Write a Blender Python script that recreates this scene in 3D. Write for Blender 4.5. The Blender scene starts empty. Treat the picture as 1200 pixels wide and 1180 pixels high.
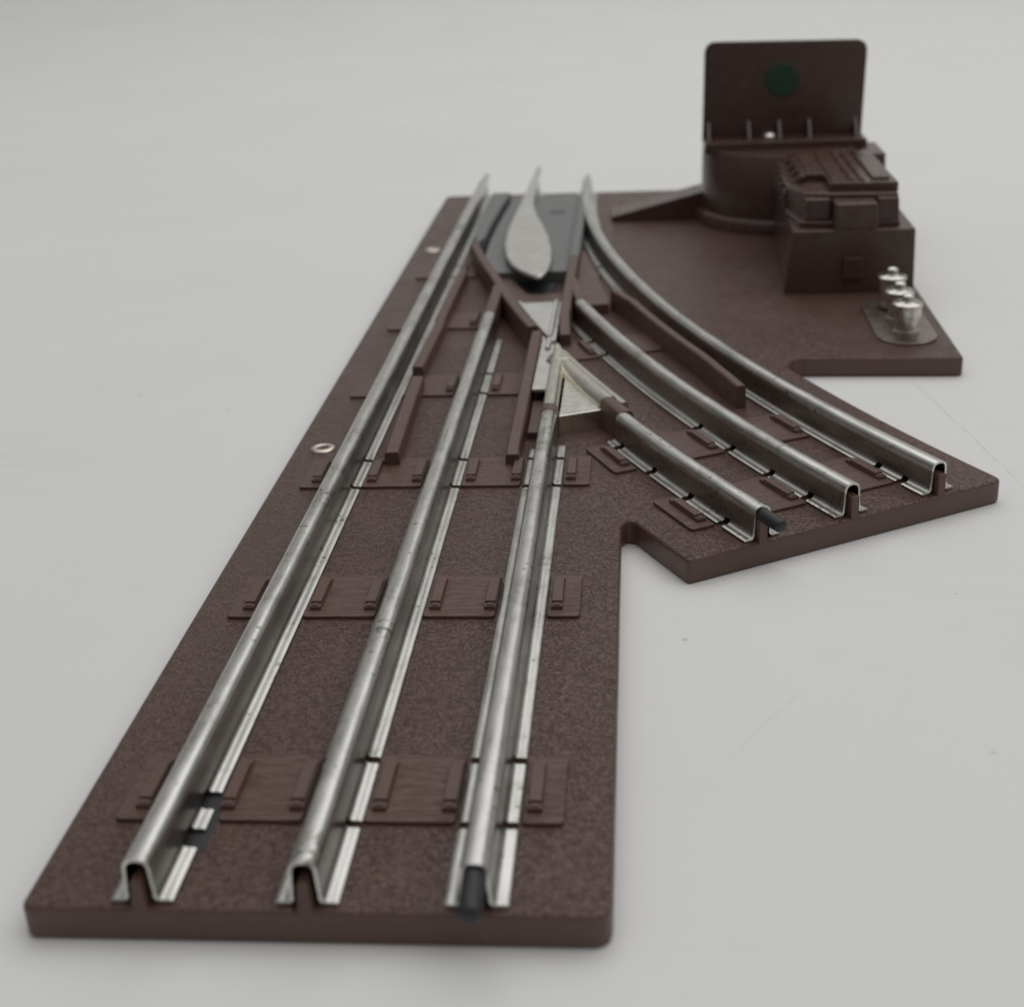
import bpy, bmesh, math, random
from mathutils import Vector, Matrix
random.seed(7)
S = 0.001                                   # everything below is written in millimetres
scn = bpy.context.scene
col = scn.collection
rad = math.radians

# ------------------------------------------------------------------ materials
def new_mat(name):
    m = bpy.data.materials.new(name); m.use_nodes = True
    nt = m.node_tree
    return m, nt, nt.nodes, nt.links, nt.nodes['Principled BSDF']

def coords(n, l, mode='Object', scale=(1, 1, 1)):
    tc = n.new('ShaderNodeTexCoord'); mp = n.new('ShaderNodeMapping')
    mp.inputs['Scale'].default_value = scale
    l.new(tc.outputs[mode], mp.inputs['Vector'])
    return mp.outputs['Vector']

def noise(n, l, vec, scale, detail=4, rough=.55, dist=0):
    t = n.new('ShaderNodeTexNoise'); t.inputs['Scale'].default_value = scale
    t.inputs['Detail'].default_value = detail; t.inputs['Roughness'].default_value = rough
    t.inputs['Distortion'].default_value = dist
    l.new(vec, t.inputs['Vector'])
    return t.outputs['Fac']

def ramp(n, l, fac, stops):
    r = n.new('ShaderNodeValToRGB'); e = r.color_ramp.elements
    while len(e) < len(stops): e.new(.5)
    for k, (p, c) in enumerate(stops):
        e[k].position = p
        e[k].color = (c, c, c, 1) if isinstance(c, (int, float)) else tuple(c) + (1,)
    l.new(fac, r.inputs['Fac'])
    return r.outputs['Color']

def math_node(n, l, op, a, b):
    t = n.new('ShaderNodeMath'); t.operation = op
    for i, v in ((0, a), (1, b)):
        if isinstance(v, (int, float)): t.inputs[i].default_value = v
        else: l.new(v, t.inputs[i])
    return t.outputs[0]

def mix_rgb(n, l, fac, a, b, mode='MIX'):
    t = n.new('ShaderNodeMix'); t.data_type = 'RGBA'; t.blend_type = mode
    for i, v in ((0, fac), (6, a), (7, b)):
        if isinstance(v, (int, float)): t.inputs[i].default_value = v
        elif isinstance(v, tuple): t.inputs[i].default_value = v + (1,)
        else: l.new(v, t.inputs[i])
    return t.outputs[2]

def bump(n, l, p, height, strength, dist):
    b = n.new('ShaderNodeBump'); b.inputs['Strength'].default_value = strength
    b.inputs['Distance'].default_value = dist
    l.new(height, b.inputs['Height']); l.new(b.outputs['Normal'], p.inputs['Normal'])
    return b

BROWN = (.096, .049, .038); BROWN2 = (.126, .067, .052)

def plastic(name, grain, tone=1.0, gloss=0.0):
    """brown moulded plastic: grain = 'leather' (base top), 'wood' (ties) or 'fine' (smooth mouldings)"""
    m, nt, n, l, p = new_mat(name)
    v = coords(n, l, 'Object', (1000, 1000, 1000))
    big = noise(n, l, v, .045, 5, .6)
    c = mix_rgb(n, l, big, tuple(k * tone for k in BROWN), tuple(k * tone for k in BROWN2))
    fine = noise(n, l, v, 3.0, 3, .6)
    p.inputs['Roughness'].default_value = .5
    p.inputs['Specular IOR Level'].default_value = .5
    if grain == 'leather':
        vs = n.new('ShaderNodeMapping'); vs.inputs['Scale'].default_value = (.85, 1.15, 1); l.new(v, vs.inputs['Vector'])
        def creases(scale, wdt):
            f = noise(n, l, vs.outputs['Vector'], scale, 1.5, .5, .9)
            return ramp(n, l, math_node(n, l, 'ABSOLUTE', math_node(n, l, 'SUBTRACT', f, .5), 0), [(0, 0.), (wdt, .85), (wdt * 2.2, 1.)])
        cell = math_node(n, l, 'MINIMUM', creases(1.05, .022), creases(1.5, .018))
        # the creases come and go over the plate and stop at its moulded sides
        part = ramp(n, l, noise(n, l, v, .9, 3, .6), [(.30, 0.), (.5, 1.)])
        cell = mix_rgb(n, l, part, (.97, .97, .97), cell)
        h = math_node(n, l, 'ADD', math_node(n, l, 'ADD', cell, math_node(n, l, 'MULTIPLY', fine, .35)), math_node(n, l, 'MULTIPLY', noise(n, l, v, .7, 2, .5), .35))
        geo = n.new('ShaderNodeTexCoord'); sepn = n.new('ShaderNodeSeparateXYZ'); l.new(geo.outputs['Normal'], sepn.inputs[0])
        top = ramp(n, l, sepn.outputs['Z'], [(.3, .12), (.8, 1.)])
        bm_ = bump(n, l, p, h, 1.0, .00015)
        l.new(top, bm_.inputs['Strength'])
        dv = n.new('ShaderNodeTexVoronoi'); dv.inputs['Scale'].default_value = .32; l.new(v, dv.inputs['Vector'])
        speck = math_node(n, l, 'MULTIPLY', ramp(n, l, dv.outputs['Distance'], [(.035, .7), (.06, 0.)]), ramp(n, l, noise(n, l, v, .08, 2), [(.5, 0.), (.6, 1.)]))
        c = mix_rgb(n, l, speck, c, (.42, .37, .32))
        rub = ramp(n, l, noise(n, l, v, .03, 5, .6), [(.45, 0.), (.75, .22)])
        c = mix_rgb(n, l, rub, c, (.17, .115, .095))
        l.new(c, p.inputs['Base Color'])
        rr = ramp(n, l, noise(n, l, v, .16, 5, .6), [(.35, .30), (.65, .44)]); l.new(rr, p.inputs['Roughness'])
    elif grain == 'wood':
        v2 = coords(n, l, 'Object', (260, 1900, 1000))
        g = noise(n, l, v2, 1.1, 5, .65, .4)
        groove = ramp(n, l, g, [(.36, 0.), (.5, .9), (.7, 1.)])
        h = math_node(n, l, 'ADD', groove, math_node(n, l, 'MULTIPLY', fine, .3))
        bump(n, l, p, h, .75, .00012)
        l.new(c, p.inputs['Base Color'])
        p.inputs['Roughness'].default_value = .4
    else:
        bump(n, l, p, fine, .25, .00005)
        dust = ramp(n, l, noise(n, l, v, .35, 6, .7), [(.45, 0.), (.8, .16)])
        c = mix_rgb(n, l, dust, c, (.2, .16, .14))
        l.new(c, p.inputs['Base Color'])
        rr = ramp(n, l, noise(n, l, v, .4, 4), [(.3, .40 - gloss), (.7, .54 - gloss)]); l.new(rr, p.inputs['Roughness'])
    return m

def rail_metal(name, tint=(.71, .70, .67), dirt=1.0, rough=.27):
    """tin-plated steel: streaks along the rail (UV u = length, v = round the profile), tarnish and specks of rust"""
    m, nt, n, l, p = new_mat(name)
    p.inputs['Metallic'].default_value = 1
    uv = coords(n, l, 'UV', (.035, 2.2, 1))
    streak = noise(n, l, uv, 3.0, 6, .65)
    v = coords(n, l, 'Object', (1000, 1000, 1000))
    blot = noise(n, l, v, .12, 6, .7)
    c = mix_rgb(n, l, ramp(n, l, streak, [(.32, 0.), (.62, 1.)]), tuple(k * .74 for k in tint), tint)
    c = mix_rgb(n, l, ramp(n, l, blot, [(.52, 0.), (.72, .55 * dirt)]), c, (.28, .25, .21))
    # the sides of the rail carry tarnish and painted-in dark reflections, the tread is rubbed bright (v in mm across the profile)
    sep = n.new('ShaderNodeSeparateXYZ'); l.new(coords(n, l, 'UV'), sep.inputs[0])
    side = ramp(n, l, math_node(n, l, 'ABSOLUTE', sep.outputs['Y'], 0), [(.19, 0.), (.25, .7 * dirt), (.55, .7 * dirt), (.6, 0.)])
    c = mix_rgb(n, l, side, c, (.25, .235, .205))
    # long dark drag lines and scuffed patches
    line = ramp(n, l, noise(n, l, coords(n, l, 'UV', (.02, 11, 1)), 2.0, 2, .5), [(.30, .7 * dirt), (.37, 0.)])
    c = mix_rgb(n, l, line, c, (.2, .185, .16))
    scuff = math_node(n, l, 'MULTIPLY', ramp(n, l, noise(n, l, v, .9, 6, .75), [(.52, 0.), (.57, 1.)]),
                      ramp(n, l, noise(n, l, v, .06, 2, .5), [(.59, 0.), (.67, .85 * dirt)]))
    c = mix_rgb(n, l, scuff, c, (.12, .095, .07))
    sp = n.new('ShaderNodeTexVoronoi'); sp.inputs['Scale'].default_value = .55; l.new(v, sp.inputs['Vector'])
    spots = math_node(n, l, 'MULTIPLY', ramp(n, l, sp.outputs['Distance'], [(.12, 1.), (.24, 0.)]),
                      ramp(n, l, noise(n, l, v, .07, 3), [(.5, 0.), (.62, .8 * dirt)]))
    c = mix_rgb(n, l, spots, c, (.09, .065, .045))
    l.new(c, p.inputs['Base Color'])
    rr = math_node(n, l, 'ADD', math_node(n, l, 'MULTIPLY', streak, .26), rough - .1)
    l.new(rr, p.inputs['Roughness'])
    h = math_node(n, l, 'ADD', streak, math_node(n, l, 'MULTIPLY', noise(n, l, v, 1.4, 5, .7), .5))
    bump(n, l, p, h, .2, .00003)
    return m

def plain_metal(name, c0, c1, rough, sc=.25):
    m, nt, n, l, p = new_mat(name)
    p.inputs['Metallic'].default_value = 1
    v = coords(n, l, 'Object', (1000, 1000, 1000))
    f = noise(n, l, v, sc, 6, .65)
    l.new(mix_rgb(n, l, ramp(n, l, f, [(.35, 0.), (.7, 1.)]), c0, c1), p.inputs['Base Color'])
    l.new(ramp(n, l, noise(n, l, v, sc * 2.5, 5, .7), [(.3, rough), (.75, rough + .2)]), p.inputs['Roughness'])
    bump(n, l, p, noise(n, l, v, .5, 3, .5), .06, .00002)
    return m

M = {}
M['base'] = plastic('grained brown plastic', 'leather')
M['tie'] = plastic('wood grained brown plastic', 'wood')
M['brown'] = plastic('smooth brown plastic', 'fine')
M['motor'] = plastic('glossy shaded brown plastic', 'fine', .7, .2)  # same brown plastic, with dark reflections and shade put into its tone
M['rail'] = rail_metal('worn tinplate rail')
M['bright'] = rail_metal('bright nickel frog', (.78, .74, .66), .25, .24)
M['frog'] = plain_metal('yellowed nickel plate', (.74, .71, .64), (.83, .81, .755), .2)
M['plate'] = plain_metal('brushed zinc plate', (.60, .595, .57), (.76, .755, .73), .3)
M['swivel'] = plain_metal('satin nickel', (.62, .605, .57), (.76, .745, .71), .27, .18)
M['eyelet'] = plain_metal('nickel eyelet', (.55, .5, .43), (.8, .76, .69), .25)
M['dull'] = plain_metal('dull nickel base plate', (.24, .20, .175), (.36, .31, .275), .3, .3)
M['post'] = plain_metal('nickel terminal', (.46, .435, .39), (.72, .70, .65), .2, .4)

m, nt, n, l, p = new_mat('grey slide plate'); M['grey'] = m
v = coords(n, l, 'Object', (1000, 1000, 1000))
l.new(mix_rgb(n, l, noise(n, l, v, .15, 5), (.15, .155, .15), (.21, .215, .21)), p.inputs['Base Color'])
p.inputs['Roughness'].default_value = .5; p.inputs['Metallic'].default_value = .25
bump(n, l, p, noise(n, l, v, 1.5, 4), .15, .00005)

m, nt, n, l, p = new_mat('black fibre pin'); M['fibre'] = m
v = coords(n, l, 'Object', (1000, 1000, 1000))
l.new(mix_rgb(n, l, noise(n, l, v, .8, 5), (.012, .012, .013), (.032, .032, .034)), p.inputs['Base Color'])
p.inputs['Roughness'].default_value = .5
bump(n, l, p, noise(n, l, v, 2.5, 4), .3, .00006)

m, nt, n, l, p = new_mat('dark green lens'); M['lens'] = m
v = coords(n, l, 'Object', (1000, 1000, 1000))
l.new(mix_rgb(n, l, noise(n, l, v, .5, 3), (.012, .046, .024), (.02, .062, .034)), p.inputs['Base Color'])
p.inputs['Roughness'].default_value = .42

m, nt, n, l, p = new_mat('white table'); M['table'] = m
v = coords(n, l, 'Object', (1000, 1000, 1000))
c = mix_rgb(n, l, ramp(n, l, noise(n, l, v, .012, 4, .6), [(.3, 0.), (.7, 1.)]), (.765, .76, .745), (.795, .79, .775))
smudge = ramp(n, l, noise(n, l, v, .05, 6, .7), [(.58, 0.), (.8, .1)])
c = mix_rgb(n, l, smudge, c, (.5, .49, .47))
sp = n.new('ShaderNodeTexVoronoi'); sp.inputs['Scale'].default_value = .11; l.new(v, sp.inputs['Vector'])
spk = math_node(n, l, 'MULTIPLY', ramp(n, l, sp.outputs['Distance'], [(.02, 1.), (.06, 0.)]),
                ramp(n, l, noise(n, l, v, .03, 2), [(.44, 0.), (.56, .7)]))
c = mix_rgb(n, l, spk, c, (.3, .28, .25))
# hairline scratches: thin bands of a strongly stretched, turned noise
mp = n.new('ShaderNodeMapping'); mp.inputs['Rotation'].default_value = (0, 0, rad(52)); mp.inputs['Scale'].default_value = (.004, .045, 1)
l.new(v, mp.inputs['Vector'])
sc_ = noise(n, l, mp.outputs['Vector'], 1.0, 3, .5)
hair = ramp(n, l, sc_, [(.497, 0.), (.5, .07), (.503, 0.)])
hair = math_node(n, l, 'MULTIPLY', hair, ramp(n, l, noise(n, l, v, .02, 2), [(.5, 0.), (.6, 1.)]))
c = mix_rgb(n, l, hair, c, (.42, .41, .39))
def crease(c, p0, p1, width, depth):
    """one fine straight scratch in the table from p0 to p1 (mm), broken by noise"""
    d = Vector((p1[0] - p0[0], p1[1] - p0[1], 0)); L = d.length; d.normalize(); nn = Vector((-d.y, d.x, 0))
    def dot(k, off):
        t = n.new('ShaderNodeVectorMath'); t.operation = 'DOT_PRODUCT'; l.new(v, t.inputs[0]); t.inputs[1].default_value = k
        return math_node(n, l, 'SUBTRACT', t.outputs['Value'], off)
    across = math_node(n, l, 'ADD', dot(nn, nn.x * p0[0] + nn.y * p0[1]), math_node(n, l, 'MULTIPLY', math_node(n, l, 'SUBTRACT', noise(n, l, v, .09, 2), .5), 1.6))
    f = ramp(n, l, math_node(n, l, 'DIVIDE', math_node(n, l, 'ABSOLUTE', across, 0), width), [(.3, depth), (1, 0.)])
    along = math_node(n, l, 'DIVIDE', dot(d, d.x * p0[0] + d.y * p0[1]), L)
    f = math_node(n, l, 'MULTIPLY', f, ramp(n, l, along, [(0, 0.), (.06, 1.), (.9, 1.), (1, 0.)]))
    f = math_node(n, l, 'MULTIPLY', f, ramp(n, l, noise(n, l, v, .25, 3), [(.38, .25), (.55, 1.)]))
    return mix_rgb(n, l, f, c, (.40, .38, .35))
for p0, p1, wd, dp in (((118.2, 171), (127.5, 112), .22, .42), ((72.5, 32), (84, 50), .3, .1), ((-58, 165), (-38, 214), .35, .1)):
    c = crease(c, p0, p1, wd, dp)
l.new(c, p.inputs['Base Color'])
p.inputs['Roughness'].default_value = .62; p.inputs['Specular IOR Level'].default_value = .3
bump(n, l, p, noise(n, l, v, .4, 5, .6), .06, .0002)

# ------------------------------------------------------------------ mesh helpers (millimetres)
class MB:
    def __init__(s): s.v = []; s.f = []; s.uv = []       # uv: one list of pairs per face, or None
    def face(s, idx, uv=None): s.f.append(list(idx)); s.uv.append(uv)
    def prism(s, poly, z0, z1, z1b=None):
        """poly counter-clockwise; top may be a function of (x, y)"""
        b = len(s.v); k = len(poly)
        top = z1 if callable(z1) else (lambda x, y: z1)
        s.v += [(x, y, z0) for x, y in poly] + [(x, y, top(x, y)) for x, y in poly]
        s.face([b + i for i in reversed(range(k))]); s.face([b + k + i for i in range(k)])
        for i in range(k):
            j = (i + 1) % k
            s.face([b + i, b + j, b + k + j, b + k + i])
        return s
    def box(s, x0, x1, y0, y1, z0, z1, tx=0, ty=0):
        b = len(s.v)
        s.v += [(x0, y0, z0), (x1, y0, z0), (x1, y1, z0), (x0, y1, z0),
                (x0 + tx, y0 + ty, z1), (x1 - tx, y0 + ty, z1), (x1 - tx, y1 - ty, z1), (x0 + tx, y1 - ty, z1)]
        for q in ((3, 2, 1, 0), (4, 5, 6, 7), (0, 1, 5, 4), (1, 2, 6, 5), (2, 3, 7, 6), (3, 0, 4, 7)): s.face([b + i for i in q])
        return s
    def sweep(s, prof, path, caps=True, shift=0):
        """prof: closed list of (u, z); path: list of (x, y, nx, ny, length)"""
        b = len(s.v); k = len(prof)
        d = [0]
        for i in range(k):
            j = (i + 1) % k; d.append(d[-1] + math.hypot(prof[j][0] - prof[i][0], prof[j][1] - prof[i][1]))
        for (x, y, nx, ny, L) in path:
            for u, z in prof: s.v.append((x + nx * u, y + ny * u, z))
        vv = [profile_v(u, z) for u, z in prof]
        for a in range(len(path) - 1):
            for i in range(k):
                j = (i + 1) % k
                s.face([b + a * k + i, b + (a + 1) * k + i, b + (a + 1) * k + j, b + a * k + j],
                       [(path[a][4], vv[i]), (path[a + 1][4], vv[i]), (path[a + 1][4], vv[j]), (path[a][4], vv[j])])
        if caps:
            s.face([b + i for i in range(k)]); e = b + (len(path) - 1) * k
            s.face([e + i for i in reversed(range(k))])
        return s
    def lathe(s, prof, cx, cy, seg=32, axis=None):
        """prof: (r, z) from bottom axis to top axis, r may be 0 at the ends"""
        b = len(s.v); rings = []
        for r, z in prof:
            if r < 1e-6:
                rings.append([len(s.v)]); s.v.append((cx, cy, z))
            else:
                rings.append(list(range(len(s.v), len(s.v) + seg)))
                for i in range(seg):
                    a = 2 * math.pi * i / seg; s.v.append((cx + r * math.cos(a), cy + r * math.sin(a), z))
        for A, B in zip(rings, rings[1:]):
            for i in range(seg):
                j = (i + 1) % seg
                if len(A) == 1: s.face([A[0], B[j], B[i]])
                elif len(B) == 1: s.face([A[i], A[j], B[0]])
                else: s.face([A[i], A[j], B[j], B[i]])
        return s
    def tube(s, p0, p1, rs, seg=18):
        """a round bar from p0 to p1; rs: list of (fraction, radius), closed ends"""
        p0 = Vector(p0); p1 = Vector(p1); d = (p1 - p0); t = d.normalized()
        a = t.orthogonal().normalized(); c = t.cross(a); b = len(s.v)
        for f, r in rs:
            o = p0 + d * f
            for i in range(seg):
                w = 2 * math.pi * i / seg; s.v.append(tuple(o + a * (r * math.cos(w)) + c * (r * math.sin(w))))
        for q in range(len(rs) - 1):
            for i in range(seg):
                j = (i + 1) % seg
                s.face([b + q * seg + i, b + q * seg + j, b + (q + 1) * seg + j, b + (q + 1) * seg + i])
        s.face([b + i for i in reversed(range(seg))]); e = b + (len(rs) - 1) * seg
        s.face([e + i for i in range(seg)])
        return s
    def build(s, name, mat, parent=None, bevel=0, seg=2, angle=35, smooth=True, loc=(0, 0, 0), rotz=0):
        me = bpy.data.meshes.new(name)
        me.from_pydata([(x * S, y * S, z * S) for x, y, z in s.v], [], s.f)
        lay = me.uv_layers.new(name='UVMap')
        for poly, uv in zip(me.polygons, s.uv):
            for k, li in enumerate(poly.loop_indices):
                if uv: lay.data[li].uv = uv[k]
                else:
                    co = me.vertices[me.loops[li].vertex_index].co
                    lay.data[li].uv = (co.y / S, co.x / S * .1)
        bm = bmesh.new(); bm.from_mesh(me)
        bmesh.ops.recalc_face_normals(bm, faces=bm.faces); bm.to_mesh(me); bm.free()
        if smooth:
            me.polygons.foreach_set('use_smooth', [True] * len(me.polygons))
            me.set_sharp_from_angle(angle=rad(angle))
        me.materials.append(mat)
        o = bpy.data.objects.new(name, me); col.objects.link(o)
        if parent: o.parent = parent
        o.location = Vector(loc) * S; o.rotation_euler = (0, 0, rotz)
        if bevel:
            b = o.modifiers.new('edge', 'BEVEL'); b.width = bevel * S; b.segments = seg
            b.limit_method = 'ANGLE'; b.angle_limit = rad(38); b.harden_normals = True
        return o

def rounded(poly, r, n=5):
    """round the corners of a counter-clockwise polygon; r a number or one per corner"""
    out = []; k = len(poly)
    for i, (x, y) in enumerate(poly):
        rr = r[i] if isinstance(r, (list, tuple)) else r
        p = Vector((x, y)); a = Vector(poly[i - 1]) - p; b = Vector(poly[(i + 1) % k]) - p
        if rr <= 0: out.append((x, y)); continue
        rr = min(rr, a.length * .45, b.length * .45); a = p + a.normalized() * rr; b = p + b.normalized() * rr
        for q in range(n + 1):
            t = q / n; w = a * (1 - t) ** 2 + p * 2 * t * (1 - t) + b * t * t; out.append((w.x, w.y))
    return out

# ------------------------------------------------------------------ track geometry
XL, XM, XR = 12.6, 29.5, 46.5               # crowns of the three straight rails
CX, CY = 533.5, 343.7                       # centre of the curved route
RL, RM, RR = 521.0, 504.0, 487.0            # its three radii
H = 5.42                                    # rail height
TH_END = rad(29.65)

def arc_pt(r, th): return (CX - r * math.cos(th), CY - r * math.sin(th))
def straight(x, y0, y1, n=None):
    n = n or max(2, int(abs(y1 - y0) / 6))
    return [(x, y0 + (y1 - y0) * i / n, 1, 0, y0 + (y1 - y0) * i / n) for i in range(n + 1)]
def arc(r, a, b, n=None):
    n = n or max(2, int(abs(b - a) * r / 4))
    out = []
    for i in range(n + 1):
        th = a + (b - a) * i / n; x, y = arc_pt(r, th)
        out.append((x, y, math.cos(th), math.sin(th), r * th))
    return out
def polyline(pts):
    """path along points (x, y) running away from the camera; u points to the right"""
    out = []; L = 0
    for i, (x, y) in enumerate(pts):
        a = Vector(pts[max(0, i - 1)]); b = Vector(pts[min(len(pts) - 1, i + 1)]); t = (b - a).normalized()
        if i: L += math.dist(pts[i], pts[i - 1])
        out.append((x, y, t.y, -t.x, L))
    return out

def profile_v(u, z):
    """a signed distance round the rail profile, one unit = 10 mm, 0 on the crown"""
    d = (abs(u) if z > 4 else 2.0 + (4.2 - z)) if abs(u) < 1.75 and z > .8 else 6.0 + abs(u)
    return math.copysign(d * .1, u)

def hat(h=H):
    out = []; t = .34; rc = 1.46
    se = lambda q: math.copysign(abs(q) ** .78, q)
    for i in range(17):
        a = math.pi * i / 16; out.append((rc * se(math.cos(a)), h - rc + rc * se(math.sin(a))))
    out = [(1.66, 1.15), (1.54, 2.2)] + out + [(-1.54, 2.2), (-1.66, 1.15)]
    inn = []; ri = rc - t
    for i in range(11):
        a = math.pi * (10 - i) / 10; inn.append((ri * se(math.cos(a)), h - rc + ri * se(math.sin(a))))
    inn = [(-1.66 + t, 1.15), (-1.54 + t, 2.2)] + inn + [(1.54 - t, 2.2), (1.66 - t, 1.15)]
    return out + inn
HAT = hat()
def foot(sg):
    p = [(1.65, 1.17), (1.74, .85), (1.95, .60), (2.25, .50), (2.65, .53), (3.0, .50), (3.22, .38), (3.24, .22), (3.1, .12), (2.0, .12), (1.5, .35), (1.26, .85), (1.24, 1.17)]
    return [(sg * u, z) for u, z in p]

def make_rail(name, kind, spans, notch_l, notch_r, mat, parent, label=None):
    """kind: ('s', x) or ('c', radius); spans (a, b) along y or angle*radius; the feet are interrupted at the notches"""
    mb = MB()
    def path(a, b):
        return straight(kind[1], a, b) if kind[0] == 's' else arc(kind[1], a / kind[1], b / kind[1])
    a, b = spans
    mb.sweep(HAT, path(a, b))
    for sg, notches in ((-1, notch_l), (1, notch_r)):
        cuts = sorted(notches); x = a
        for (p, w) in cuts + [(b + 1, 0)]:
            e = min(b, p - w / 2)
            if e - x > .3: mb.sweep(foot(sg), path(x, e))
            x = max(x, p + w / 2)
    o = mb.build(name, mat, parent, angle=40)
    if label: o['label'] = label
    return o

# ------------------------------------------------------------------ the thing
root = bpy.data.objects.new('track_switch', None); col.objects.link(root)
root.empty_display_size = .02
root['label'] = 'brown plastic model railway switch with silver rails and boxy motor housing'
root['category'] = 'train track'

# --- base: the straight roadbed, the curved strip and the motor pad in one moulding
curve_l = [arc_pt(534.2, rad(28.0 + .0) + (TH_END - rad(28.0)) * 0 + (rad(29.75) - rad(28.0)) * i / 6) for i in range(7)]
out_l = [arc_pt(534.2, rad(28.05) + (rad(29.78) - rad(28.05)) * i / 8) for i in range(9)]
in_r = [arc_pt(474.3, rad(29.82) + (rad(21.9) - rad(29.82)) * i / 14) for i in range(15)]
poly = [(0, 0), (59.9, 0), (59.9, 91.2), (60.8, 92.9)] + out_l[0:] + in_r + [(93.4, 170.2), (95.2, 173.2), (129.0, 171.6), (129.3, 351), (0, 352)]
rads = [1.4, 2.2, .8, .8] + [0] * (len(out_l) - 1) + [1.8] + [1.8] + [0] * (len(in_r) - 2) + [1.2] + [1.5, 1.5, 1.2, 3, 2]
mb = MB(); mb.prism(rounded(poly, rads), -4.1, 0)
base = mb.build('base', M['base'], root, bevel=.55, seg=3, angle=30)
# webs that carry the rail ends, moulded with the base
for x in (XL, XM, XR):
    MB().box(x - .85, x + .85, .02, 6, -.5, 3.3, .3, 0).build('rail_web', M['brown'], base, bevel=.15)
for r in (RL, RM, RR):
    t = rad(29.79)
    MB().prism([arc_pt(r - du, t - ds / r) for du, ds in ((-.75, 0), (.75, 0), (.75, 6), (-.75, 6))], -.5, 3.5).build('rail_web', M['brown'], base, bevel=.15)

# --- sleepers, each with its rail clips
def clip_mb(u, L=9.2):
    mb = MB()
    mb.box(u - .85, u + .85, -L / 2, L / 2, .3, 1.05, .08, .1)
    mb.box(u - .78, u + .78, -L / 2 + 1.1, L / 2 - 1.1, 1.0, 1.4, .06, .06)
    mb.box(u - .5, u + .5, -L / 2 + .3, -L / 2 + .95, 1.0, 1.22)
    return mb

def make_tie(y, segs, clips, th=None, rc=None, depth=12.6):
    """segs: (u0, u1) pieces of the sleeper; straight: u = x; curve: u measured from the centre rail"""
    if th is None: loc, rz = (0, y, 0), 0
    else: (px, py) = arc_pt(rc, th); loc, rz = (px, py, 0), th
    mb = MB()
    for a, b in segs:
        mb.prism(rounded([(a, -depth / 2), (b, -depth / 2), (b, depth / 2), (a, depth / 2)], .6, 3), -.2, .5)
    t = mb.build('tie', M['tie'], root, bevel=.14, loc=loc, rotz=rz)
    for u in clips:
        c = clip_mb(u).build('rail_clip', M['brown'], t, bevel=.1)
    return t

full = [(5.1, XL - 3.9 + 1.2), (XL + 3.3, XM - 3.5), (XM + 3.3, XR - 3.7), (XR + 3.5, 54.5)]
allclips = [XL - 4.8, XL + 4.75, XM - 4.4, XM + 4.8, XR - 4.5, XR + 4.8]
for k, y0 in enumerate((14.0, 60.4, 106.4)):
    make_tie(y0 + 6.45, full if k else [full[0], (XL + 4.1, XM - 3.5)] + full[2:], allclips)
MB().prism(rounded([(XL + 1.2, 8.9), (XL + 3.9, 8.9), (XL + 4.05, 19.4), (XL + 1.2, 19.4)], .8), -.3, .05).build('rail_slot_shade', M['fibre'], base)  # black plate in place of the dark inside of a hole
make_tie(152.6 + 6.4, [(5.1, XL - 2.7), (XL + 3.3, XM - 3.5), (XM + 3.3, 40.2)], [XM - 4.4, XM + 4.8])
make_tie(198.6 + 6.4, [(5.1, XL - 2.7), (XL + 3.3, 27)], [XM - 4.6])
make_tie(244.6 + 6.4, [(5.1, XL - 2.7), (XL + 3.3, 20.8)], [XL + 4.6])
# sleepers of the curved route
def deg_u(r): return RM - r
for th, segs, clips in (
        (28.22, [(-24.6, -20.4), (-13.2, -3.4), (3.4, 13.4)], [-21.7, -4.7, 12.4]),
        (25.38, [(-24.6, -20.4), (-13.2, -3.4), (3.4, 13.4)], [-21.7, -4.7, 12.4]),
        (18.65, [(-12.5, -3.4), (3.4, 12.0)], [-4.6]),
        (11.3, [(7.2, 13.2)], [])):
    make_tie(0, segs, clips, rad(th), RM)

# --- rails
def pairs(ys, w=1.25): return [(y + d, w) for y in ys for d in (-.4, 11.7)]
n1 = pairs((14.0, 106.4))
rail_left = make_rail('rail', ('s', XL), (.9, 349.5), pairs((14, 106.4)), [(17.6, 3.2), (10.9, 3.2), (25.3, .01)] + pairs((106.4,)) + pairs((244.6,)), M['rail'], root)
rail_mid = make_rail('rail', ('s', XM), (.9, 194.6), pairs((14,)), pairs((14, 106.4, 153.6)) + [(192, 6)], M['rail'], root)
rail_right = make_rail('rail', ('s', XR), (.9, 129.6), n1 + [(127, 9)], n1 + [(127.5, 7)], M['rail'], root)
def cn(r, degs, w=1.25): return [(rad(d) * r, w) for d in degs]
rail_curve_in = make_rail('rail', ('c', RL - .3), (rad(24.55) * RL, rad(29.68) * RL), cn(RL, (24.95, 26.35, 27.72, 28.92), 1.5), cn(RL, (26, 28.9)), M['rail'], root)
rail_curve_mid = make_rail('rail', ('c', RM), (rad(16.25) * RM, rad(29.68) * RM), cn(RM, (18.2, 19.3, 24.7, 26.05, 27.5, 28.75), 1.5), cn(RM, (24.7, 26.1, 28.8)), M['rail'], root)
rail_curve_out = make_rail('rail', ('c', RR), (rad(-.6) * RR, rad(29.68) * RR), cn(RR, (10.9, 28.2, 29.0), 1.5), cn(RR, (28.4,)), M['rail'], root)

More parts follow.
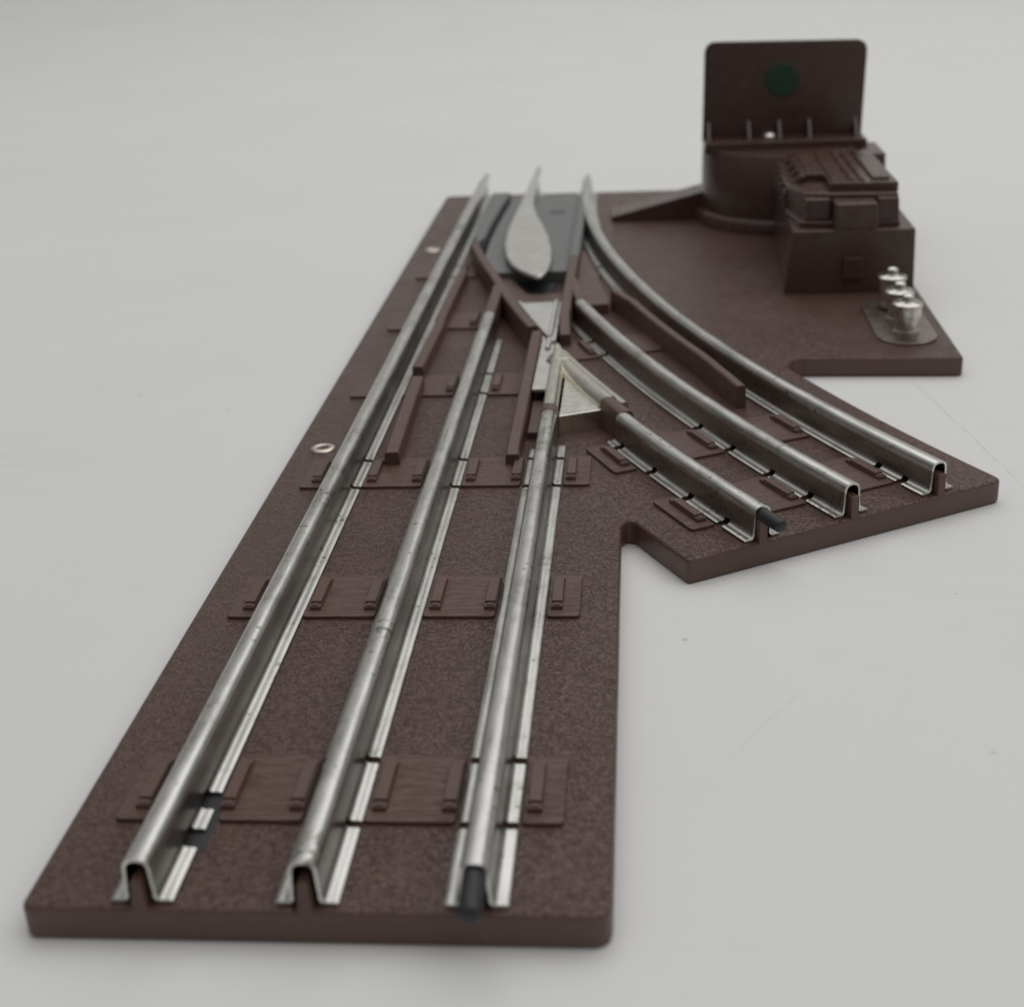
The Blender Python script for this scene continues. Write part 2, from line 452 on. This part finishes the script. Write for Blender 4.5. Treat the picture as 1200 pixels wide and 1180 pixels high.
# rail pins: black fibre pins at the near ends, thin steel pins at the far end
def pin(p0, p1, r, mat, parent):
    MB().tube(p0, p1, [(0, r), (.86, r), (.93, r * .93), (.98, r * .7), (1, r * .35)]).build('rail_pin', mat, parent, angle=50)
pin((XR, 1.3, 3.8), (XR + .1, -4.6, 3.4), 1.22, M['fibre'], rail_right)
x0, y0 = arc_pt(RL - .3, rad(29.6)); x1, y1 = arc_pt(RL - .4, rad(30.25))
pin((x0, y0, 4.0), (x1, y1, 3.9), 1.1, M['fibre'], rail_curve_in)
pin((XL, 343, 4.1), (XL, 365, 4.1), .95, M['rail'], rail_left)
pin((XR, 343, 4.1), (XR, 358, 4.1), .95, M['rail'], rail_curve_out)

# --- moulded guard and wing rails
def bar(w, top, foot_w=None):
    fw = foot_w or w + .3
    return [(fw / 2, -.2), (w / 2, top - .3), (w / 2 - .3, top), (-w / 2 + .3, top), (-w / 2, top - .3), (-fw / 2, -.2)]
def bar_path(pts, w, tops):
    """a bar whose top height changes along the path"""
    mb = MB(); path = polyline(pts); k = None; b = 0
    for i, ((x, y, nx, ny, L), t) in enumerate(zip(path, tops)):
        pr = bar(w, t); k = len(pr)
        for u, z in pr: mb.v.append((x + nx * u, y + ny * u, z))
    for a in range(len(path) - 1):
        for i in range(k):
            j = (i + 1) % k; mb.face([a * k + i, (a + 1) * k + i, (a + 1) * k + j, a * k + j])
    mb.face(range(k)); e = (len(path) - 1) * k; mb.face([e + i for i in reversed(range(k))])
    return mb
bar_path([(19.75, 116.0), (19.6, 118), (19.0, 136), (18.4, 157.3)], 2.5, [2.9, 3.0, 3.0, 3.0]).build('guard_rail', M['brown'], root, bevel=.12)
bar_path([(17.5, 163.6), (18.0, 196), (17.7, 198), (18.0, 237), (18.1, 242)], 2.3, [2.9, 3.0, 3.0, 3.0, 2.9]).build('guard_rail', M['brown'], root, bevel=.12)
# curved guard along the outer rail
pts = []; tops = []
for i in range(15):
    th = rad(23.9 + (15.3 - 23.9) * i / 14); r = 492.3
    d = i / 14
    if d < .26: r += (1 - d / .26) * 1.6
    if d > .86: r += (d - .86) / .14 * 1.6
    pts.append(arc_pt(r, th)); tops.append(4.7 if 0 < i else 4.5)
bar_path(pts, 1.9, tops).build('guard_rail', M['brown'], root, bevel=.12)
# wing rail: follows the inner curved rail to the throat of the frog; a check rail runs on from there
def wing_r(d): return RL - 2.0 * min(1, max(0, (d - 9) / 4))
wing = [arc_pt(wing_r(d), rad(d)) for d in [9.0 + (18.05 - 9.0) * i / 14 for i in range(15)]]
bar_path(wing[::-1], 2.3, [5.3] * 15).build('wing_rail', M['brown'], root, bevel=.12)
bar_path([(40.9, 115.6), (40.8, 118), (40.9, 150), (41.0, 174), (41.1, 180.2)], 2.3, [2.4, 2.7, 3.7, 4.6, 5.0]).build('check_rail', M['brown'], root, bevel=.12)
bar_path([(XM, 194.2), (XM, 200), (XM, 218.2)], 2.6, [5.35, 5.35, 5.25]).build('rail_extension', M['brown'], root, bevel=.15)
bar_path([(46.9, 183.6), (46.6, 188.5), (46.4, 191), (XR, 245.5)], 2.4, [3.0, 5.3, 5.35, 5.35]).build('wing_rail', M['brown'], root, bevel=.15)
bar_path(list(reversed([arc_pt(RM - 2.6 + 2.3 * i / 4, rad(14.0 + (16.22 - 14.0) * i / 4)) for i in range(5)])), 2.4, [5.35] * 4 + [5.3]).build('rail_extension', M['brown'], root, bevel=.15)
# raised deck under the wing rails
deck = [(47.7, 208.8), (56.0, 209.8), (55.6, 215), (50.6, 250), (48.6, 262), (47.7, 262)]
MB().prism(deck, -.2, 2.3).build('deck', M['brown'], root, bevel=.2)
MB().prism([(34.2, 209.0), (45.1, 209.0), (45.1, 222.4), (41.2, 222.4), (36.0, 222.4), (30.8, 238), (26.5, 238), (29.9, 219.5)], -.2, 1.6).build('deck', M['brown'], root, bevel=.2)

# --- frog
RF = RL - 1.7                               # the curved side of the frog
edge_l = [arc_pt(RF - 1.6, rad(d)) for d in (15.25, 16.0, 16.8, 17.6, 18.1)]
frog_root = MB().prism(([(45.2, 207.8)] + edge_l + [(42.3, 178.5), (42.25, 146.3), (45.05, 146.3), (45.05, 164), (45.2, 166)]), 2.9, 3.6).build('frog', M['plate'], root, bevel=.12)
mb = MB()                                   # the two crossing flangeway ribs
rib = [(.7, 3.5), (.35, 4.3), (-.35, 4.3), (-.7, 3.5)]
mb.sweep(rib, arc(RF - 2.6, rad(15.4), rad(19.0)))
mb.build('flangeway_rib', M['plate'], frog_root, bevel=.1)
MB().sweep(rib, straight(43.9, 171.0, 207.4)).build('flangeway_rib', M['plate'], frog_root, bevel=.1)
MB().prism([(42.5, 129.0), (44.8, 129.0), (44.95, 146.2), (42.4, 146.2)], -.2, 1.3).build('frog_support', M['brown'], frog_root, bevel=.2)
# the V: two arms of rail section with a sunken plate between them
ARM = [(1.55, 0.2), (1.4, H - 1.0), (1.1, H - .35), (.6, H - .05), (-.6, H - .05), (-1.1, H - .35), (-1.4, H - 1.0), (-1.55, 0.2)]
MB().sweep(ARM, straight(XR, 133.0, 161.0)).build('frog_arm', M['bright'], frog_root, angle=50)
mb = MB(); mb.sweep([(u, z - .03) for u, z in ARM[:-2] + [(-1.5, H - .6), (-2.5, 3.4), (-2.7, .3)]], arc(RF, rad(20.2), rad(23.55)))
LEDGE = [(1.35, .2), (1.35, H - .85), (1.6, H - .95), (2.3, H - .85), (2.75, H - 1.0), (2.9, H - 1.3), (2.9, .2)]
mb.sweep(LEDGE, arc(RF, rad(19.9), rad(23.75))).build('frog_arm', M['bright'], frog_root, angle=50)
MB().prism([(45.8, 159.5), (48.9, 159.5), (47.7, 164.6), (46.3, 170.0), (45.6, 170.0)], .2, H - .02).build('frog_nose', M['bright'], frog_root, bevel=.25)
fx = lambda th: arc_pt(RF + 1.0, rad(th))
tri = [(48.2, 131.0), (56.0, 134.2)] + [fx(a) for a in (23.2, 22.4, 21.4, 20.6)] + [(48.22, 157.5), (48.2, 133.0)]
MB().prism(tri, -.2, 3.6).build('frog_plate', M['frog'], frog_root, bevel=.18)
# plastic insulating joints on both arms
JOINT = [(1.75, -.2), (1.6, 3.9), (1.25, H - .25), (.6, H + .08), (-.6, H + .08), (-1.25, H - .25), (-1.6, 3.9), (-1.75, -.2)]
MB().sweep(JOINT, straight(XR, 129.55, 132.95)).build('insulating_joint', M['brown'], frog_root, bevel=.1, angle=50)
MB().sweep(JOINT, arc(RF + .6, rad(23.57), rad(24.53))).build('insulating_joint', M['brown'], frog_root, bevel=.1, angle=50)

# --- moving point: teardrop swivel rail on a grey slide plate
left = [(38.9, 224.2), (36.6, 226.4), (33.9, 230.2), (31.2, 236.5), (28.9, 246), (27.3, 260), (26.8, 275), (27.0, 290), (27.6, 312), (28.2, 332), (28.3, 350)]
right = [(30.8, 350), (30.9, 332), (31.6, 312), (33.6, 296), (36.0, 283), (38.6, 268), (40.2, 254), (40.9, 242), (40.7, 231), (40.2, 226.2)]
tear = (left + right)[::-1]
mb = MB(); mb.prism(tear, 4.2, 5.55)
sw = mb.build('swivel_rail', M['swivel'], root, bevel=.95, seg=5)
make_rail('rail', ('s', XM), (337, 350), [], [], M['rail'], root)
pin((XM, 345, 4.2), (XM, 374, 4.2), 1.0, M['rail'], sw)
pv = MB(); pv.lathe([(0, 0), (4.2, 0), (4.2, 4.6), (0, 4.6)], 34.2, 248, 24).build('pivot', M['fibre'], sw)
MB().prism([(36.2, 223.0), (41.0, 223.0), (42.6, 238), (30.6, 238)], -.2, .5).build('pivot_shade_sheet', M['fibre'], sw)  # black sheet painting the shade below the swivel tip
# slide plate with a curved slot on its left
slot_r = [(24.5, 238.5), (23.2, 246), (22.3, 258), (22.0, 272), (22.3, 290), (23.0, 310), (24.2, 333)]
slot_l = [(x - 1.3, y) for x, y in slot_r]
plate_poly = [(24.5, 238.5), (45.0, 238.5), (45.2, 330), (45.0, 333)] + slot_r[1:][::-1]
gp = MB().prism(plate_poly, -.2, 3.0).build('slide_plate', M['grey'], root, bevel=.2)
MB().prism([(45.25, 246), (47.7, 246), (47.6, 290), (46.9, 330), (45.25, 330)], -.2, 5.1).build('point_blade', M['grey'], gp, bevel=.35, seg=3)
MB().prism(rounded([(36.4, 306.5), (41.5, 306.5), (41.5, 309.5), (36.4, 309.5)], 1.2), 2.2, 3.06).build('slot', M['fibre'], gp)
MB().prism([(18.9, 264.5)] + slot_l[3:] + [(17.2, 333), (16.8, 290)], -.2, 4.4).build('point_blade', M['grey'], root, bevel=.35, seg=3)

# --- eyelets
for y in (125.3, 276.5):
    ey = MB().lathe([(1.0, -.6), (1.0, .25), (1.15, .42), (1.5, .5), (1.95, .42), (2.25, .2), (2.3, 0.02)], 5.4, y, 36).build('eyelet', M['eyelet'], root, angle=60)
    MB().lathe([(0, -.5), (1.02, -.5), (1.02, .06), (0, .06)], 5.4, y, 24).build('bore', M['brown'], ey)

# --- motor housing
mh = MB()
mh.v += [(97.3, 222.8, -.2), (127.9, 222.8, -.2), (127.9, 292, -.2), (100.6, 292, -.2), (99.3, 223.4, 14.9), (127.6, 223.4, 14.9), (127.6, 291, 14.9), (101.2, 291, 14.9)]
for f in ((3, 2, 1, 0), (4, 5, 6, 7), (0, 1, 5, 4), (1, 2, 6, 5), (2, 3, 7, 6), (3, 0, 4, 7)): mh.face(f)
house = mh.build('motor_housing', M['motor'], root, bevel=.45, seg=3)
MB().box(111.0, 115.6, 222.05, 224, 3.6, 8.5, .1, 0).build('latch_tab', M['motor'], house, bevel=.15)
# stepped cover
mb = MB()
mb.prism([(99.4, 240), (101.2, 227.4), (108.6, 226.6), (124.4, 226.6), (124.4, 278), (99.4, 278)], 14.8, 16.2)      # sill
cov = mb.build('cover', M['motor'], house, bevel=.3)
def cpart(name, mb, bevel=.3): return mb.build(name, M['motor'], cov, bevel=bevel)
MB().box(102.6, 108.7, 228.6, 240, 16.1, 21.2, .25, .25).build('bay', M['motor'], house, bevel=.5)
MB().box(108.6, 119.0, 223.4, 240, 14.6, 21.0, .25, .3).build('bay', M['motor'], house, bevel=.6)
MB().box(118.9, 124.3, 227.0, 240, 16.1, 21.4, .25, .3).build('bay', M['motor'], house, bevel=.4)
mb = MB()
mb.prism([(99.8, 243), (103.0, 232.5), (108.4, 230.8), (124.3, 229.6), (124.5, 276.5), (99.6, 276.5)], 15.9, 22.0)
mb.build('cover_body', M['motor'], house, bevel=.5)
roofp = [(103.4, 246.4), (108.6, 246.2), (108.7, 234.2), (124.7, 233.0), (124.3, 275.8), (102.4, 275.8)]
rf = MB().prism(roofp, 21.5, 23.9).build('roof', M['motor'], house, bevel=.3)
mb = MB()
for x, wd, y0, dz in ((104.4, 2.9, 248, .5), (109.2, 3.1, 235.6, .45), (113.5, 1.2, 235.6, .6), (116.0, 1.2, 235.6, .6), (118.9, 4.3, 236.4, .7)):
    mb.box(x, x + wd, y0, 274, 23.7, 23.9 + dz, .15, .4)
mb.build('roof_ribs', M['motor'], house, bevel=.15)
# ribbed sloping flank on the left of the roof
mb = MB()
for k in range(4):
    y = 244.0 + k * 8.2
    b = len(mb.v)
    mb.v += [(98.9, y, 16), (98.9, y, 20.2), (102.8, y, 23.9), (104, y, 23.9), (104, y, 16),
             (98.9, y + 4.2, 16), (98.9, y + 4.2, 20.2), (102.8, y + 4.2, 23.9), (104, y + 4.2, 23.9), (104, y + 4.2, 16)]
    mb.face([b + i for i in range(5)]); mb.face([b + 5 + i for i in reversed(range(5))])
    for i in range(5):
        j = (i + 1) % 5; mb.face([b + i, b + 5 + i, b + 5 + j, b + j])
mb.build('flank_ribs', M['motor'], house, bevel=.35)

# --- lantern drum and signal plate
dr = MB().lathe([(0, -.2), (24.9, -.2), (24.9, 3.0), (24.3, 3.6), (23.2, 3.9), (22.9, 21.0), (22.4, 21.5), (0, 21.5)], 104.6, 308.4, 96).build('lantern_drum', M['motor'], root, bevel=0, angle=45)
MB().box(81.6, 127.0, 296.5, 307, 20.6, 23.6, .3, .3).build('shelf', M['motor'], dr, bevel=.4)
MB().box(124.8, 130.2, 284, 303, 14.85, 21.6, .2, .3).build('bracket', M['motor'], dr, bevel=.5)
pl = rounded([(81.5, 22.0), (126.4, 21.7), (127.0, 49.0), (82.0, 49.9)], [.6, .6, 3.4, 3.4], 8)
mb = MB(); b = 0; k = len(pl)
mb.v += [(x, 306.0, z) for x, z in pl] + [(x, 308.2, z) for x, z in pl]
mb.face(list(range(k))); mb.face([k + i for i in reversed(range(k))])
for i in range(k):
    j = (i + 1) % k; mb.face([i, k + i, k + j, j])
sp_ = mb.build('signal_plate', M['motor'], root, bevel=.35, seg=3)
MB().tube((103.7, 307, 39.0), (103.7, 305.6, 39.0), [(0, 4.7), (.7, 4.7), (1, 4.4)], 40).build('lens', M['lens'], sp_, angle=40)
for x in (83.2, 94.6, 103.2, 111.6, 124.6):
    b = MB(); b.v += [(x - .5, 306.1, 23.4), (x + .5, 306.1, 23.4), (x + .5, 306.1, 28.2), (x - .5, 306.1, 28.2), (x - .5, 301.5, 23.4), (x + .5, 301.5, 23.4)]
    for f in ((0, 1, 2, 3), (4, 5, 1, 0), (3, 2, 5, 4), (0, 3, 4), (1, 5, 2)): b.face(f)
    b.build('rib', M['motor'], sp_, bevel=.2)
MB().lathe([(0, 23.0), (1.9, 23.0), (1.9, 24.3), (1.2, 25.0), (0, 25.1)], 100.2, 302.6, 20).build('screw', M['plate'], dr)

# --- linkage cover: a ramp rising from the pad to the drum
b = MB()
def wedge(x0, x1, y0, y1, z0, z1, t):
    q = len(b.v)
    b.v += [(x0, y0, -.2), (x1, y0, -.2), (x1, y1, -.2), (x0, y1, -.2), (x0, y0, z0), (x1, y0, z1), (x1, y1, z1), (x0, y1, z0)]
    for f in ((3, 2, 1, 0), (4, 5, 6, 7), (0, 1, 5, 4), (1, 2, 6, 5), (2, 3, 7, 6), (3, 0, 4, 7)): b.face([q + i for i in f])
wedge(55.2, 83.5, 306.7, 321.9, .9, 8.0, 0)
wedge(55.1, 83.6, 306.5, 308.1, 1.5, 8.7, 0)
wedge(55.0, 56.6, 307.9, 322, 1.5, 1.8, 0)
b.build('linkage_cover', M['motor'], root, bevel=.3)

# --- terminal plate with three binding posts
st = [(120.0 + 6.4 * math.cos(a), 186.6 + 6.4 * math.sin(a)) for a in [math.pi + math.pi * i / 20 for i in range(21)]] + \
     [(120.0 + 6.4 * math.cos(a), 208.5 + 6.4 * math.sin(a)) for a in [math.pi * i / 20 for i in range(21)]]
tp = MB().prism(st, -.1, .5).build('terminal_plate', M['dull'], root, bevel=.15)
POST = [(r * 1.1, z) for r, z in [(0, .4), (2.5, .4), (2.5, 1.5), (2.1, 1.6), (2.1, 3.6), (2.3, 3.7), (2.3, 4.2), (2.6, 4.3), (2.7, 6.6), (2.95, 6.75), (3.0, 7.25), (2.7, 7.5), (1.3, 7.6), (1.15, 7.75), (1.15, 8.2), (.95, 8.3), (1.15, 8.45), (1.1, 9.0), (.7, 9.3), (0, 9.4)]]
first = None
for y, dz in ((187.3, 0), (197.2, 0), (207.4, .6)):
    if first is None:
        first = MB().lathe(POST, 0, 0, 28).build('terminal_post', M['post'], tp, angle=40, loc=(119.9, y, 0)); o = first
    else:
        o = first.copy(); col.objects.link(o); o.parent = tp; o.location = (119.9 * S, y * S, dz * S)

# ------------------------------------------------------------------ table
b = MB(); N = 60
ZT = -4.1
# one sheet: flat table, sweeping up into the back far behind
prof = [(-150, 0), (900, 0), (1100, 12), (1300, 60), (1450, 150), (1550, 280), (1600, 450), (1600, 900)]
for (y, z) in prof: b.v += [(-1600, y, ZT + z), (1700, y, ZT + z)]
for i in range(len(prof) - 1): b.face([2 * i, 2 * i + 1, 2 * i + 3, 2 * i + 2])
tb = b.build('table', M['table'], None, angle=60)
tb['kind'] = 'structure'; tb['label'] = 'plain white table surface with faint scratches'; 

# ------------------------------------------------------------------ camera
F_PX, PITCH, YAW, ROLL = 1641.72, .41252, -.10087, -.05029
cp, sn = math.cos(PITCH), math.sin(PITCH)
fwd = Vector((math.sin(YAW) * cp, math.cos(YAW) * cp, -sn)); rgt = Vector((math.cos(YAW), -math.sin(YAW), 0)); up = rgt.cross(fwd)
R_ = math.cos(ROLL) * rgt + math.sin(ROLL) * up; U_ = -math.sin(ROLL) * rgt + math.cos(ROLL) * up
cd = bpy.data.cameras.new('camera'); co = bpy.data.objects.new('camera', cd); col.objects.link(co)
mt = Matrix((R_, U_, -fwd)).transposed().to_4x4()
mt.translation = Vector((63.12, -108.54, 91.70)) * S
co.matrix_world = mt
cd.sensor_fit = 'HORIZONTAL'; cd.sensor_width = 36; cd.lens = F_PX / 1200 * 36
cd.clip_start = .005; cd.clip_end = 20
cd.dof.use_dof = True; cd.dof.focus_distance = .21; cd.dof.aperture_fstop = 29
scn.camera = co

# ------------------------------------------------------------------ light
w = bpy.data.worlds.new('World'); scn.world = w; w.use_nodes = True
wn, wl = w.node_tree.nodes, w.node_tree.links
bg = wn['Background']; tc = wn.new('ShaderNodeTexCoord'); sx = wn.new('ShaderNodeSeparateXYZ'); wl.new(tc.outputs['Generated'], sx.inputs[0])
# a pale room: bright ceiling, darker walls
wl.new(ramp(wn, wl, sx.outputs['Z'], [(0, .03), (.3, .08), (.75, .42), (1, .52)]), bg.inputs['Color']); bg.inputs['Strength'].default_value = 1.0
def area(name, loc, target, sx, sy, power, color=(1, 1, .985)):
    d = bpy.data.lights.new(name, 'AREA'); d.shape = 'RECTANGLE'; d.size = sx; d.size_y = sy; d.energy = power; d.color = color
    o = bpy.data.objects.new(name, d); col.objects.link(o)
    o.location = loc; o.rotation_euler = (Vector(target) - Vector(loc)).to_track_quat('-Z', 'Y').to_euler()
    return o
area('softbox', (.42, .48, 1.12), (.08, .15, 0), 2.2, 1.5, 9.8)
scn.view_settings.view_transform = 'Standard'; scn.view_settings.look = 'None'
scn.view_settings.exposure = 0; scn.view_settings.gamma = 1
